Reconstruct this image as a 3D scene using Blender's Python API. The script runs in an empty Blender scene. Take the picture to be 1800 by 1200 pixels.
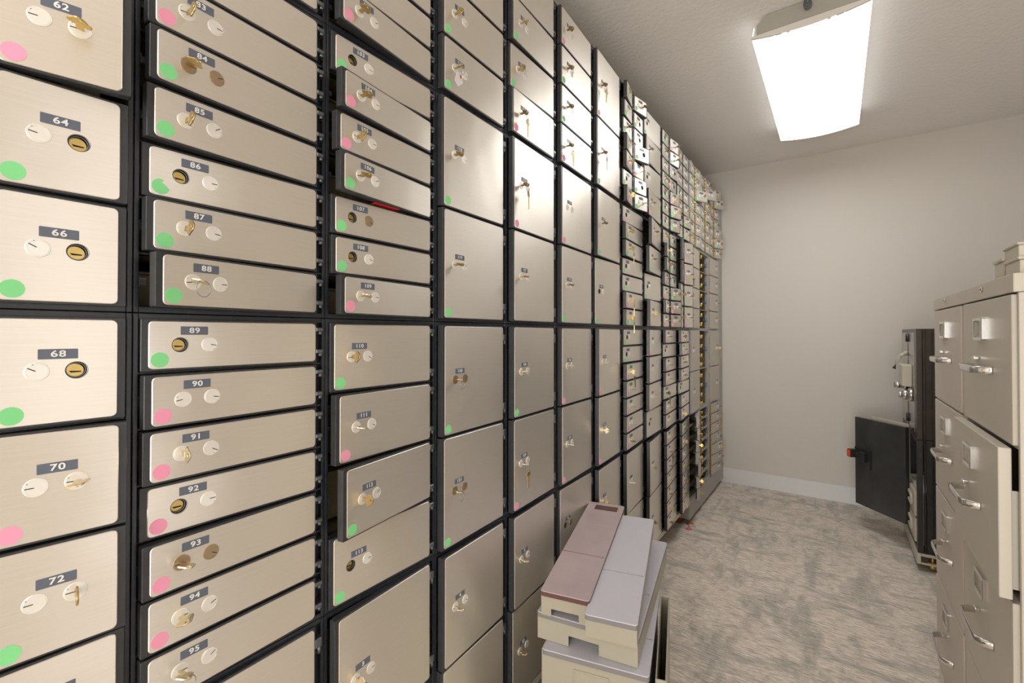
import bpy, bmesh, math, random
from mathutils import Vector, Matrix
random.seed(7)
S = bpy.context.scene
C = S.collection
PI = math.pi
R = math.radians

# ------------------------------------------------------------------ camera
CH = 1.1972
cam_d = bpy.data.cameras.new('camera')
cam = bpy.data.objects.new('camera', cam_d); C.objects.link(cam)
cam.location = (0.75, 0, CH)
cam.rotation_euler = (R(90.519), 0, R(35.65))
cam_d.sensor_width = 36; cam_d.lens = 794.23 / 1800 * 36
cam_d.shift_y = -21.0 / 1800
cam_d.clip_start = 0.02
S.camera = cam
# ------------------------------------------------------------------ view, world
vs = S.view_settings
vs.view_transform = 'Standard'; vs.look = 'None'; vs.gamma = 1; vs.use_curve_mapping = False
vs.exposure = 1.12
W = bpy.data.worlds.new('world'); S.world = W; W.use_nodes = True
W.node_tree.nodes['Background'].inputs[0].default_value = (0.9, 0.93, 1, 1)
W.node_tree.nodes['Background'].inputs[1].default_value = 0.12
LIGHT = 3.9           # luminance of the ceiling fixtures' diffusers
FILL = 46.0           # added fill lamp behind the camera, posed as an invented doorway
def area(name, loc, rot, sx, sy, e, col=(1, 1, 1)):
    l = bpy.data.lights.new(name, 'AREA'); l.shape = 'RECTANGLE'; l.size = sx; l.size_y = sy
    l.energy = e; l.color = col
    o = bpy.data.objects.new(name, l); C.objects.link(o); o.location = loc; o.rotation_euler = rot
    return o
area('side_fill_light', (1.752, 0.46, 1.06), (R(90), 0, R(90)), .70, 2.05, 2.0, (1.0, 0.98, 0.96))  # added unseen lamp, there to be mirrored in the nearest door plates
area('rear_fill_light', (0.75, -3.1, 1.15), (R(102), 0, 0), 1.2, 2.0, FILL, (1.0, 0.98, 0.95))  # added fill lamp, out of view, lifting the whole room

# ------------------------------------------------------------------ materials
def srgb(r, g, b):
    f = lambda c: (c / 255 / 12.92) if c / 255 <= .04045 else ((c / 255 + .055) / 1.055) ** 2.4
    return (f(r), f(g), f(b), 1)
def mat(name, col, rough=.5, metal=0., noise=0, nscale=30, bump=0, stretch=(1, 1, 1), bscale=None, spec=None):
    m = bpy.data.materials.new(name); m.use_nodes = True
    nt = m.node_tree; b = nt.nodes['Principled BSDF']
    b.inputs['Base Color'].default_value = col
    b.inputs['Roughness'].default_value = rough
    b.inputs['Metallic'].default_value = metal
    if spec is not None: b.inputs['Specular IOR Level'].default_value = spec
    if noise or bump:
        tc = nt.nodes.new('ShaderNodeTexCoord'); mp = nt.nodes.new('ShaderNodeMapping')
        mp.inputs['Scale'].default_value = stretch
        nt.links.new(tc.outputs['Object'], mp.inputs['Vector'])
        n = nt.nodes.new('ShaderNodeTexNoise'); n.inputs['Scale'].default_value = nscale
        n.inputs['Detail'].default_value = 4
        nt.links.new(mp.outputs[0], n.inputs['Vector'])
        if noise:
            mx = nt.nodes.new('ShaderNodeMix'); mx.data_type = 'RGBA'
            lo = [c * (1 - noise) for c in col[:3]] + [1]; hi = [min(1, c * (1 + noise)) for c in col[:3]] + [1]
            mx.inputs['A'].default_value = lo; mx.inputs['B'].default_value = hi
            nt.links.new(n.outputs['Fac'], mx.inputs['Factor'])
            nt.links.new(mx.outputs['Result'], b.inputs['Base Color'])
        if bump:
            n2 = n
            if bscale:
                n2 = nt.nodes.new('ShaderNodeTexNoise'); n2.inputs['Scale'].default_value = bscale
                nt.links.new(mp.outputs[0], n2.inputs['Vector'])
            bp = nt.nodes.new('ShaderNodeBump'); bp.inputs['Strength'].default_value = bump
            bp.inputs['Distance'].default_value = .01
            nt.links.new(n2.outputs['Fac'], bp.inputs['Height'])
            nt.links.new(bp.outputs[0], b.inputs['Normal'])
    return m
def steel(name, col, rough, aniso, jitter):
    m = mat(name, col, rough, 1.0)
    nt = m.node_tree; b = nt.nodes['Principled BSDF']
    b.inputs['Anisotropic'].default_value = aniso
    tg = nt.nodes.new('ShaderNodeCombineXYZ'); tg.inputs['Z'].default_value = 1    # brushed level: blur runs up and down
    nt.links.new(tg.outputs[0], b.inputs['Tangent'])
    tc = nt.nodes.new('ShaderNodeTexCoord')
    mp = nt.nodes.new('ShaderNodeMapping'); mp.inputs['Scale'].default_value = (4, 14, 900)
    nt.links.new(tc.outputs['Object'], mp.inputs['Vector'])
    n = nt.nodes.new('ShaderNodeTexNoise'); n.inputs['Scale'].default_value = 1; n.inputs['Detail'].default_value = 3
    nt.links.new(mp.outputs[0], n.inputs['Vector'])
    mx = nt.nodes.new('ShaderNodeMix'); mx.data_type = 'RGBA'
    mx.inputs['A'].default_value = [c * .93 for c in col[:3]] + [1]
    mx.inputs['B'].default_value = [min(1, c * 1.06) for c in col[:3]] + [1]
    nt.links.new(n.outputs['Fac'], mx.inputs['Factor'])
    nt.links.new(mx.outputs['Result'], b.inputs['Base Color'])
    # slight large-scale waviness of the thin sheet, different on every plate
    oi = nt.nodes.new('ShaderNodeObjectInfo')
    ad = nt.nodes.new('ShaderNodeVectorMath'); ad.operation = 'ADD'
    ml = nt.nodes.new('ShaderNodeMath'); ml.operation = 'MULTIPLY'; ml.inputs[1].default_value = 57
    nt.links.new(oi.outputs['Random'], ml.inputs[0])
    nt.links.new(tc.outputs['Object'], ad.inputs[0]); nt.links.new(ml.outputs[0], ad.inputs[1])
    n3 = nt.nodes.new('ShaderNodeTexNoise'); n3.inputs['Scale'].default_value = 9; n3.inputs['Detail'].default_value = 1
    nt.links.new(ad.outputs[0], n3.inputs['Vector'])
    bp = nt.nodes.new('ShaderNodeBump'); bp.inputs['Strength'].default_value = jitter; bp.inputs['Distance'].default_value = .02
    nt.links.new(n3.outputs['Fac'], bp.inputs['Height'])
    nt.links.new(bp.outputs[0], b.inputs['Normal'])
    return m
M = {}
M['steel'] = steel('brushed_steel', (.88, .83, .755, 1), .37, .8, .08)
M['steel'].node_tree.nodes['Principled BSDF'].inputs['Metallic'].default_value = .86
M['greyplate'] = mat('grey_beige_enamel', srgb(186, 178, 166), .35, 0, .05, 12)
M['black'] = mat('black_enamel', (.020, .024, .031, 1), .27, 0, .35, 40, .03, (1, 1, 1), 300)
M['slab'] = mat('door_slab_enamel', (.036, .038, .041, 1), .34, 0, .3, 60)
M['grey'] = mat('grey_enamel_frame', srgb(165, 163, 160), .38, 0, .06, 20)
M['tan'] = mat('tan_compartment_paint', srgb(136, 122, 88), .45, 0, .15, 14)
M['tin'] = mat('compartment_tin_paint', srgb(150, 138, 108), .5, 0, .1, 10)
M['label'] = mat('number_plate_blue_grey', srgb(100, 107, 120), .32)
M['white'] = mat('number_white', srgb(238, 238, 236), .5)
M['nickel'] = mat('nickel_lock_face', srgb(244, 241, 234), .30, .35, .04, 60)
M['bronze'] = mat('bronze_lock_face', srgb(178, 156, 128), .32, .7, .05, 60)
M['brass'] = mat('key_brass', srgb(206, 178, 112), .30, 1., .15, 120)
M['oldbrass'] = mat('key_aged_brass', srgb(186, 164, 114), .32, 1., .2, 120)
M['palebrass'] = mat('key_nickel_brass', srgb(222, 206, 170), .28, 1., .1, 120)
M['hole'] = mat('lock_bore_black', (.006, .006, .006, 1), .5)
M['slot'] = mat('keyway_dark', (.012, .011, .01, 1), .5)
M['pink'] = mat('pink_paper_dot', srgb(252, 164, 194), .6)
M['green'] = mat('green_paper_dot', srgb(138, 228, 152), .6)
M['hinge'] = mat('hinge_gunmetal', (.16, .17, .185, 1), .30, .75)
M['zinc'] = mat('zinc_latch', srgb(150, 160, 170), .3, .8)
M['chrome'] = mat('chrome', srgb(220, 220, 218), .12, 1.)
M['orange'] = mat('orange_plastic', srgb(226, 92, 40), .4)
M['greenplastic'] = mat('green_plastic', srgb(60, 140, 50), .4)
M['pinkplastic'] = mat('pink_plastic', srgb(226, 110, 130), .4)
M['paper'] = mat('white_paper', srgb(226, 224, 226), .7)
M['redink'] = mat('red_paper', srgb(205, 38, 34), .6)
M['wall'] = mat('warm_grey_wall_paint', srgb(212, 206, 198), .72, 0, .012, 3, .05, (1, 1, 1), 160)
M['ceil'] = mat('ceiling_paint', srgb(246, 242, 237), .8, 0, .02, 5, .22, (1, 1, 1), 45)
M['trim'] = mat('white_trim_paint', srgb(226, 226, 226), .45)
M['cream'] = mat('cream_plastic', srgb(196, 189, 172), .42, 0, .04, 9)
M['tinpaint'] = mat('deposit_tin_cream_paint', srgb(168, 162, 145), .42, 0, .04, 9)
M['lidgrey'] = mat('grey_lid', srgb(196, 195, 205), .45, 0, .05, 8)
M['lidgreyedge'] = mat('grey_lid_edge', srgb(128, 125, 125), .5, 0, .05, 8)
M['lidbrown'] = mat('brown_lid', srgb(178, 161, 164), .42, 0, .22, 9)
M['lidbrownedge'] = mat('brown_lid_edge', srgb(98, 66, 60), .45)
M['cab'] = mat('cabinet_putty_enamel', srgb(192, 185, 172), .38, 0, .03, 6)
M['cab2'] = mat('cabinet_pinkish_putty_enamel', srgb(196, 186, 175), .38, 0, .03, 6)
M['card'] = mat('label_card', srgb(190, 182, 166), .6)
M['cabdark'] = mat('cabinet_inside', srgb(70, 62, 48), .6)
M['safe'] = mat('safe_black_paint', (.028, .028, .028, 1), .32, 0, .5, 25, .05, (1, 1, 1), 90)
M['safedoor'] = mat('safe_door_satin', (.045, .046, .048, 1), .36, 0, .55, 9)
M['safebrown'] = mat('safe_edge_brown_black', (.060, .050, .038, 1), .30, .3, .4, 18)
M['safepanel'] = mat('safe_panel_reflection_grey', srgb(150, 148, 144), .16, .85)  # grey stands in for the pale wall mirrored in dark gloss
M['dark'] = mat('shadow_gap_black', (.01, .01, .01, 1), .6)
M['basebrown'] = mat('mottled_brown_base', srgb(120, 70, 40), .6, 0, .3, 30)  # mottled brown for the low strip beneath the grey base panel
M['housing'] = mat('fixture_white_enamel', srgb(226, 221, 212), .5)
M['endcap'] = mat('fixture_endcap_grey', srgb(172, 168, 158), .5)
M['pipe'] = mat('conduit_galvanised', srgb(140, 146, 150), .3, .9)
def carpet():
    m = bpy.data.materials.new('streaked_carpet'); m.use_nodes = True
    nt = m.node_tree; b = nt.nodes['Principled BSDF']; b.inputs['Roughness'].default_value = .95
    b.inputs['Specular IOR Level'].default_value = .1
    tc = nt.nodes.new('ShaderNodeTexCoord')
    def noise(sc, st, det=4, rough=.6):
        mp = nt.nodes.new('ShaderNodeMapping'); mp.inputs['Scale'].default_value = st
        mp.inputs['Rotation'].default_value = (0, 0, R(-4))
        nt.links.new(tc.outputs['Object'], mp.inputs['Vector'])
        n = nt.nodes.new('ShaderNodeTexNoise'); n.inputs['Scale'].default_value = sc
        n.inputs['Detail'].default_value = det; n.inputs['Roughness'].default_value = rough
        nt.links.new(mp.outputs[0], n.inputs['Vector']); return n
    def ramp(n, p0, c0, p1, c1):
        r = nt.nodes.new('ShaderNodeValToRGB')
        r.color_ramp.elements[0].position = p0; r.color_ramp.elements[0].color = c0
        r.color_ramp.elements[1].position = p1; r.color_ramp.elements[1].color = c1
        nt.links.new(n.outputs['Fac'], r.inputs[0]); return r
    base = ramp(noise(1, (20, 320, 1), 4, .7), .40, srgb(182, 171, 160), .57, srgb(246, 234, 221))
    blotA = ramp(noise(1, (8, 2.6, 1), 5, .66), .49, (0, 0, 0, 1), .62, (1, 1, 1, 1))      # patches running down the aisle
    blotB = ramp(noise(1, (3.2, 11, 1), 5, .66), .52, (0, 0, 0, 1), .63, (1, 1, 1, 1))     # patches running across it
    grain = ramp(noise(1, (9, 300, 1), 4, .7), .42, (.25, .25, .25, 1), .56, (1, 1, 1, 1))
    fleck = ramp(noise(1, (22, 400, 1), 4, .7), .57, (0, 0, 0, 1), .64, (1, 1, 1, 1))
    def math(op, a, b):
        n = nt.nodes.new('ShaderNodeMath'); n.operation = op
        for i, v in enumerate((a, b)):
            if isinstance(v, (int, float)): n.inputs[i].default_value = v
            else: nt.links.new(v.outputs[0], n.inputs[i])
        return n
    fac = math('MULTIPLY', math('MULTIPLY', math('MAXIMUM', blotA, blotB), grain), .75)
    mx = nt.nodes.new('ShaderNodeMix'); mx.data_type = 'RGBA'
    nt.links.new(fac.outputs[0], mx.inputs['Factor'])
    nt.links.new(base.outputs[0], mx.inputs['A']); mx.inputs['B'].default_value = srgb(138, 143, 139)
    mx2 = nt.nodes.new('ShaderNodeMix'); mx2.data_type = 'RGBA'
    nt.links.new(math('MULTIPLY', fleck, .65).outputs[0], mx2.inputs['Factor'])
    nt.links.new(mx.outputs['Result'], mx2.inputs['A']); mx2.inputs['B'].default_value = srgb(110, 98, 88)
    nt.links.new(mx2.outputs['Result'], b.inputs['Base Color'])
    bp = nt.nodes.new('ShaderNodeBump'); bp.inputs['Strength'].default_value = .5; bp.inputs['Distance'].default_value = .004
    nt.links.new(noise(1, (120, 420, 1), 2).outputs['Fac'], bp.inputs['Height'])
    nt.links.new(bp.outputs[0], b.inputs['Normal'])
    return m
M['carpet'] = carpet()
def diffuser_mat(k=1.0):
    # two fluorescent tubes glow through the acrylic: brighter over each tube
    m = bpy.data.materials.new('acrylic_diffuser_lit'); m.use_nodes = True
    nt = m.node_tree; b = nt.nodes['Principled BSDF']
    b.inputs['Base Color'].default_value = srgb(235, 237, 240); b.inputs['Roughness'].default_value = .35
    tc = nt.nodes.new('ShaderNodeTexCoord'); sp = nt.nodes.new('ShaderNodeSeparateXYZ')
    nt.links.new(tc.outputs['Object'], sp.inputs[0])
    ab = nt.nodes.new('ShaderNodeMath'); ab.operation = 'ABSOLUTE'; nt.links.new(sp.outputs['X'], ab.inputs[0])
    mr = nt.nodes.new('ShaderNodeMapRange'); mr.interpolation_type = 'SMOOTHSTEP'
    sb = nt.nodes.new('ShaderNodeMath'); sb.operation = 'SUBTRACT'; sb.inputs[1].default_value = .085
    nt.links.new(ab.outputs[0], sb.inputs[0])
    a2 = nt.nodes.new('ShaderNodeMath'); a2.operation = 'ABSOLUTE'; nt.links.new(sb.outputs[0], a2.inputs[0])
    mr.inputs['From Min'].default_value = 0; mr.inputs['From Max'].default_value = .1
    mr.inputs['To Min'].default_value = LIGHT * 1.25 * k; mr.inputs['To Max'].default_value = LIGHT * .75 * k
    nt.links.new(a2.outputs[0], mr.inputs['Value'])
    b.inputs['Emission Color'].default_value = (1, .992, .978, 1)
    nt.links.new(mr.outputs[0], b.inputs['Emission Strength'])
    return m
M['diffuser'] = diffuser_mat()
M['diffuser_side'] = diffuser_mat(.22)       # thick prismatic side strips pass far less light

# ------------------------------------------------------------------ mesh helpers
def box(bm, x0, x1, y0, y1, z0, z1, mi=0, bev=0, rot=None):
    vs_ = [bm.verts.new((x, y, z)) for x in (x0, x1) for y in (y0, y1) for z in (z0, z1)]
    fs = []
    for q in ((0, 1, 3, 2), (4, 6, 7, 5), (0, 4, 5, 1), (2, 3, 7, 6), (0, 2, 6, 4), (1, 5, 7, 3)):
        f = bm.faces.new([vs_[i] for i in q]); f.material_index = mi; fs.append(f)
    if bev:
        es = list({e for f in fs for e in f.edges})
        r = bmesh.ops.bevel(bm, geom=es, offset=bev, segments=2, affect='EDGES', profile=.5)
        for f in r['faces']: f.material_index = mi
def cyl(bm, c, ax, r, h, seg=20, mi=0, r2=None):
    """cylinder from point c along direction ax for length h"""
    ax = Vector(ax).normalized()
    q = Vector((0, 0, 1)).rotation_difference(ax).to_matrix().to_4x4()
    r2 = r if r2 is None else r2
    m_ = Matrix.Translation(Vector(c) + ax * (h / 2)) @ q
    res = bmesh.ops.create_cone(bm, cap_ends=True, segments=seg, radius1=r, radius2=r2, depth=h, matrix=m_)
    fs = {f for v in res['verts'] for f in v.link_faces}
    for f in fs:
        f.material_index = mi
        if len(f.verts) == 4: f.smooth = True
def torus(bm, c, nrm, r, t, seg=28, mi=0):
    q = Vector((0, 0, 1)).rotation_difference(Vector(nrm)).to_matrix()
    n = 6; ring = []
    for i in range(seg):
        a = 2 * PI * i / seg; row = []
        for j in range(n):
            b = 2 * PI * j / n
            p = Vector(((r + t * math.cos(b)) * math.cos(a), (r + t * math.cos(b)) * math.sin(a), t * math.sin(b)))
            row.append(bm.verts.new(Vector(c) + q @ p))
        ring.append(row)
    for i in range(seg):
        for j in range(n):
            f = bm.faces.new((ring[i][j], ring[(i + 1) % seg][j], ring[(i + 1) % seg][(j + 1) % n], ring[i][(j + 1) % n]))
            f.material_index = mi; f.smooth = True
def tube(bm, pts, r, seg=8, mi=0, flat=None):
    pts = [Vector(p) for p in pts]; rows = []
    for i, p in enumerate(pts):
        d = (pts[min(i + 1, len(pts) - 1)] - pts[max(i - 1, 0)]).normalized()
        up = Vector((0, 0, 1)) if abs(d.z) < .9 else Vector((1, 0, 0))
        s = d.cross(up).normalized(); u = s.cross(d)
        ra, rb = (r, r) if flat is None else flat
        rows.append([bm.verts.new(p + s * (ra * math.cos(2 * PI * k / seg)) + u * (rb * math.sin(2 * PI * k / seg))) for k in range(seg)])
    for a, b in zip(rows, rows[1:]):
        for k in range(seg):
            f = bm.faces.new((a[k], a[(k + 1) % seg], b[(k + 1) % seg], b[k])); f.material_index = mi; f.smooth = True
    for rw in (rows[0], rows[-1]):
        f = bm.faces.new(rw); f.material_index = mi
def rrect(y0, y1, z0, z1, r, n=5):
    out = []
    for cy, cz, a0 in ((y1 - r, z1 - r, 0), (y0 + r, z1 - r, 90), (y0 + r, z0 + r, 180), (y1 - r, z0 + r, 270)):
        for i in range(n + 1):
            a = R(a0 + 90 * i / n); out.append((cy + r * math.cos(a), cz + r * math.sin(a)))
    return out
def circ(cy, cz, r, n=24):
    return [(cy + r * math.cos(2 * PI * i / n), cz + r * math.sin(2 * PI * i / n)) for i in range(n)]
def prism(bm, outer, holes, x0, x1, mi=0, bev=0):
    """outline in the (y,z) plane with holes, extruded from x0 to x1"""
    before = set(bm.faces)
    edges = []
    for loop in [outer] + holes:
        vs_ = [bm.verts.new((x0, y, z)) for y, z in loop]
        for i in range(len(vs_)): edges.append(bm.edges.new((vs_[i], vs_[(i + 1) % len(vs_)])))
    if holes:
        r = bmesh.ops.triangle_fill(bm, use_beauty=True, use_dissolve=False, edges=edges)
        fs = [g for g in r['geom'] if isinstance(g, bmesh.types.BMFace)]
    else:
        fs = [bm.faces.new([e.verts[0] for e in edges])]
    ex = bmesh.ops.extrude_face_region(bm, geom=fs)
    nv = [g for g in ex['geom'] if isinstance(g, bmesh.types.BMVert)]
    bmesh.ops.translate(bm, verts=nv, vec=(x1 - x0, 0, 0))
    new = [f for f in bm.faces if f not in before]
    for f in new: f.material_index = mi
    if bev:
        nvs = set(nv)
        es = [e for e in bm.edges if e.verts[0] in nvs and e.verts[1] in nvs and
              any(abs(f.normal.x) < .5 for f in e.link_faces)]
        bmesh.ops.recalc_face_normals(bm, faces=new)
        es = [e for e in es if len(e.link_faces) == 2 and abs(abs(e.link_faces[0].normal.x) - abs(e.link_faces[1].normal.x)) > .5]
        r = bmesh.ops.bevel(bm, geom=es, offset=bev, segments=1, affect='EDGES')
        for f in r['faces']: f.material_index = mi
def done(bm, name, mats):
    bmesh.ops.recalc_face_normals(bm, faces=bm.faces[:])
    me = bpy.data.meshes.new(name); bm.to_mesh(me); bm.free()
    for m in (mats if isinstance(mats, (list, tuple)) else [mats]): me.materials.append(M[m] if isinstance(m, str) else m)
    return me
_cache = {}
def cached(key, fn):
    if key not in _cache: _cache[key] = fn()
    return _cache[key]
def put(name, me, parent=None, loc=(0, 0, 0), rot=(0, 0, 0), label=None, kind=None):
    o = bpy.data.objects.new(name, me); C.objects.link(o)
    o.location = loc; o.rotation_euler = rot
    if parent: o.parent = parent
    if label: o['label'] = label
    if kind: o['kind'] = kind
    return o
def thing(name, label, cat, loc=(0, 0, 0), rot=(0, 0, 0), group=None):
    o = put(name, None, None, loc, rot, label); o['category'] = cat
    o.empty_display_size = .05
    if group: o['group'] = group
    return o
def obj(name, bm, mats, parent=None, loc=(0, 0, 0), rot=(0, 0, 0), label=None):
    return put(name, done(bm, name, mats), parent, loc, rot, label)
def tag(o, label, cat, group=None):
    o['label'] = label; o['category'] = cat
    if group: o['group'] = group
    return o

# ------------------------------------------------------------------ room
LX, RX, BY, FY, CZ = -0.62, 1.76, 3.985, -3.2, 2.5136
def struct(name, x0, x1, y0, y1, z0, z1, m, bev=0):
    bm = bmesh.new(); box(bm, x0, x1, y0, y1, z0, z1, 0, bev)
    o = obj(name, bm, m); o['kind'] = 'structure'; return o
struct('floor', LX - .1, RX + .1, FY - .1, BY + .1, -.1, 0, 'carpet')
struct('ceiling', LX - .1, RX + .1, FY - .1, BY + .1, CZ, CZ + .1, 'ceil')
struct('wall_left', LX - .1, LX, FY, BY, 0, CZ, 'wall')
struct('wall_right', RX, RX + .1, FY, BY, 0, CZ, 'wall')
struct('wall_back', LX - .1, RX + .1, BY, BY + .1, 0, CZ, 'wall')
struct('wall_front', LX - .1, RX + .1, FY - .1, FY, 0, CZ, 'wall')
struct('baseboard_back', LX, RX, BY - .014, BY, 0, .115, 'trim', .003)
struct('baseboard_right', RX - .014, RX, FY, BY - .014, 0, .115, 'trim', .003)

def casing(name, parts, m='trim'):  # frames put around the added fill lamps
    bm = bmesh.new()
    for p in parts: box(bm, *p, 0, .003)
    o = obj(name, bm, m); o['kind'] = 'structure'
casing('trim_6', [(1.735, RX, .03, .11, 0, 2.17), (1.735, RX, .81, .89, 0, 2.17), (1.735, RX, .03, .89, 2.09, 2.17)])     # casing of an invented side doorway, added around the side fill lamp
casing('trim_7', [(.07, .15, FY, FY + .03, 0, 2.24), (1.35, 1.43, FY, FY + .03, 0, 2.24), (.07, 1.43, FY, FY + .03, 2.16, 2.24)])  # casing of an invented doorway, added around the rear fill lamp
# ------------------------------------------------------------------ ceiling lights
def light(y0, y1, x0, x1, label):
    cx, cy = (x0 + x1) / 2, (y0 + y1) / 2; hw, hl = (x1 - x0) / 2, (y1 - y0) / 2
    zt = CZ
    t = thing('ceiling_light', label, 'ceiling light', (cx, cy, zt), group='ceiling light fixtures')
    ze = 2.432 - zt                       # height of the diffuser's long edges
    # pan against the ceiling with sloping sides
    bm = bmesh.new()
    prism(bm, [(-hw * .72, -.002), (hw * .72, -.002), (hw * .93, -.035), (hw * .97, ze + .004), (-hw * .97, ze + .004), (-hw * .93, -.035)], [], -hl + .006, hl - .006)
    obj('housing', bm, 'housing', t, rot=(0, 0, R(90)))
    for s in (-1, 1):                     # end caps: grey plate inside a pale rim
        bm = bmesh.new()
        prism(bm, [(-hw * .74, -.004), (hw * .74, -.004), (hw * .90, -.034), (hw * .90, ze + .010), (-hw * .90, ze + .010), (-hw * .90, -.034)], [], 0, .006, 0, .001)
        obj('end_plate', bm, 'endcap', t, loc=(0, s * (hl - .006) + (-.006 if s < 0 else .0), 0) if s < 0 else (0, hl - .006, 0), rot=(0, 0, R(90)) )
        bm = bmesh.new()
        n = 12
        top = [(-hw + 2 * hw * i / n, ze + .011) for i in range(n + 1)]
        bot = [(-hw + 2 * hw * i / n, ze - .020 * (1 - ((2 * i / n) - 1) ** 2)) for i in range(n + 1)]
        prism(bm, top + bot[::-1], [], 0, .010, 0, .001)
        obj('end_rim', bm, 'housing', t, loc=(0, s * hl + (0.004 if s < 0 else -.0), 0), rot=(0, 0, R(90)))
    bm = bmesh.new(); n = 24              # bowed acrylic wrap
    rows = []
    for i in range(n + 1):
        u = -1 + 2 * i / n
        rows.append([bm.verts.new((u * (hw - .002), yy, ze - .020 * (1 - u * u))) for yy in (-hl + .006, hl - .006)])
    for a, b in zip(rows, rows[1:]):
        f = bm.faces.new((a[0], a[1], b[1], b[0])); f.smooth = True
    for i in (0, n):                      # upturned sides
        u = -1 if i == 0 else 1
        t_ = [bm.verts.new((u * (hw - .010), yy, ze + .048)) for yy in (-hl + .006, hl - .006)]
        bm.faces.new((rows[i][0], rows[i][1], t_[1], t_[0])).material_index = 1
    obj('diffuser', bm, ['diffuser', 'diffuser_side'], t)
    return t
light(2.115, 3.347, .467, .868, 'lit white wraparound ceiling fixture in front of the back wall')
light(-2.15, -.92, .467, .868, 'added unseen wraparound ceiling fixture behind the viewer, lighting the nearest boxes')  # invented second fixture, added out of view to light the nearest boxes
t = thing('conduit_pipe', 'short grey metal conduit running into the ceiling light fixture', 'pipe', (.667, 2.1, 2.478))
bm = bmesh.new(); cyl(bm, (0, -1.95, 0), (0, 1, 0), .010, 1.95, 14); obj('pipe', bm, 'pipe', t)
bm = bmesh.new(); cyl(bm, (0, -.022, 0), (0, 1, 0), .0145, .022, 8); cyl(bm, (0, -.036, 0), (0, 1, 0), .0125, .014, 14); obj('connector', bm, 'pipe', t)

# ------------------------------------------------------------------ safe deposit wall
C0, P, NZ = .1917, .27525, .5351
ZT = {'U': 1.76, 'L': 1.2249, 'B': .6898, 'T': 2.2951}
BANK = {'T': 'top bank', 'U': 'upper bank', 'L': 'lower bank', 'B': 'bottom bank'}
ORD = ['first', 'second', 'third', 'fourth', 'fifth', 'sixth', 'seventh', 'eighth', 'ninth', 'tenth', 'eleventh']
KCOL = {'A': -1, 'B': 0, 'C': 1, 'D': 2, 'E': 3, 'F': 4, 'G': 5, 'H': 6, 'I': 7, 'J': 8, 'K': 9, 'P': 10, 'Q': 11, 'R': 12}
COLNAME = {'A': 'leftmost column', 'P': 'first grey column', 'Q': 'second grey column', 'R': 'third grey column'}
for c in 'BCDEFGHIJK': COLNAME[c] = ORD[KCOL[c] + 1] + ' column'
def row_geom(n):
    ph = (.5149 - (n - 1) * .0094) / n
    return [(.0105 + i * (ph + .0094), ph) for i in range(n)]     # plate top below the bank's top, plate height
def text_mesh(s, size):
    cu = bpy.data.curves.new('txt', 'FONT'); cu.body = s; cu.size = size; cu.align_x = 'CENTER'; cu.align_y = 'CENTER'
    cu.offset = size * (.022 if len(s) < 3 else .008); cu.space_character = 1.12 if len(s) < 3 else 1.2; cu.extrude = 0.0002
    o = bpy.data.objects.new('txt', cu); C.objects.link(o)
    dg = bpy.context.evaluated_depsgraph_get(); dg.update()
    me = bpy.data.meshes.new_from_object(o.evaluated_get(dg))
    bpy.data.objects.remove(o); bpy.data.curves.remove(cu)
    me.materials.clear(); me.materials.append(M['white'])
    # text lies in xy: turn it to face +x, reading along +y
    me.transform(Matrix(((0, 0, 1, 0), (1.2 if len(s) < 3 else 1.05, 0, 0, 0), (0, 1, 0, 0), (0, 0, 0, 1))))
    return me
# door layouts in the frame of the hinge pin: y along the wall, z up from the slab's bottom
LAY = {
 'full': dict(piv=.259, slab=(-.252, -.003), plate=(-.244, -.0055), lab=-.191, rent=-.208, guard=-.1715, dot=-.2315, s=-1),
 'right': dict(piv=.1406, slab=(.002, .1262), plate=(.0145, .118), lab=.064, rent=.080, guard=.0464, dot=.0267, s=1),
 'left': dict(piv=.1346, slab=(-.1262, -.002), plate=(-.118, -.0145), lab=-.064, rent=-.080, guard=-.0464, dot=-.1045, s=-1),
 'fullR': dict(piv=.016, slab=(.003, .252), plate=(.0055, .244), lab=.191, rent=.208, guard=.1715, dot=.0185, s=1),
}
SM = .00275
def slab_mesh(lay, ph, hole, m):
    L = LAY[lay]
    def f():
        bm = bmesh.new()
        zl = ph / 2 + SM
        holes = [circ(L['rent'], zl, .0098)] if hole else []
        prism(bm, rrect(L['slab'][0], L['slab'][1], 0, ph + 2 * SM, .0015, 2), holes, -.0125, .001, 0, .0006)
        # folded flange behind the slab
        y0, y1 = L['slab']
        for a, b, c, d in ((y0 + .012, y1 - .012, .004, .006), (y0 + .012, y1 - .012, ph + 2 * SM - .006, ph + 2 * SM - .004)):
            box(bm, -.022, -.0125, a, b, c, d)
        return done(bm, 'door_slab', m)
    return cached(('slab', lay, round(ph, 4), hole, m), f)
def plate_mesh(lay, ph, hole, m):
    L = LAY[lay]
    def f():
        bm = bmesh.new(); zl = ph / 2 + SM
        holes = [circ(L['rent'], zl, .0096)] if hole else []
        prism(bm, rrect(L['plate'][0], L['plate'][1], SM, SM + ph, .006, 5), holes, .001, .0027, 0, .0008)
        return done(bm, 'face_plate', m)
    return cached(('plate', lay, round(ph, 4), hole, m), f)
def label_mesh():
    def f():
        bm = bmesh.new(); prism(bm, rrect(-.0170, .0170, -.0059, .0059, .0006, 1), [], 0, .0005, 0, .0002)
        return done(bm, 'number_plate', 'label')
    return cached('label', f)
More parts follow.
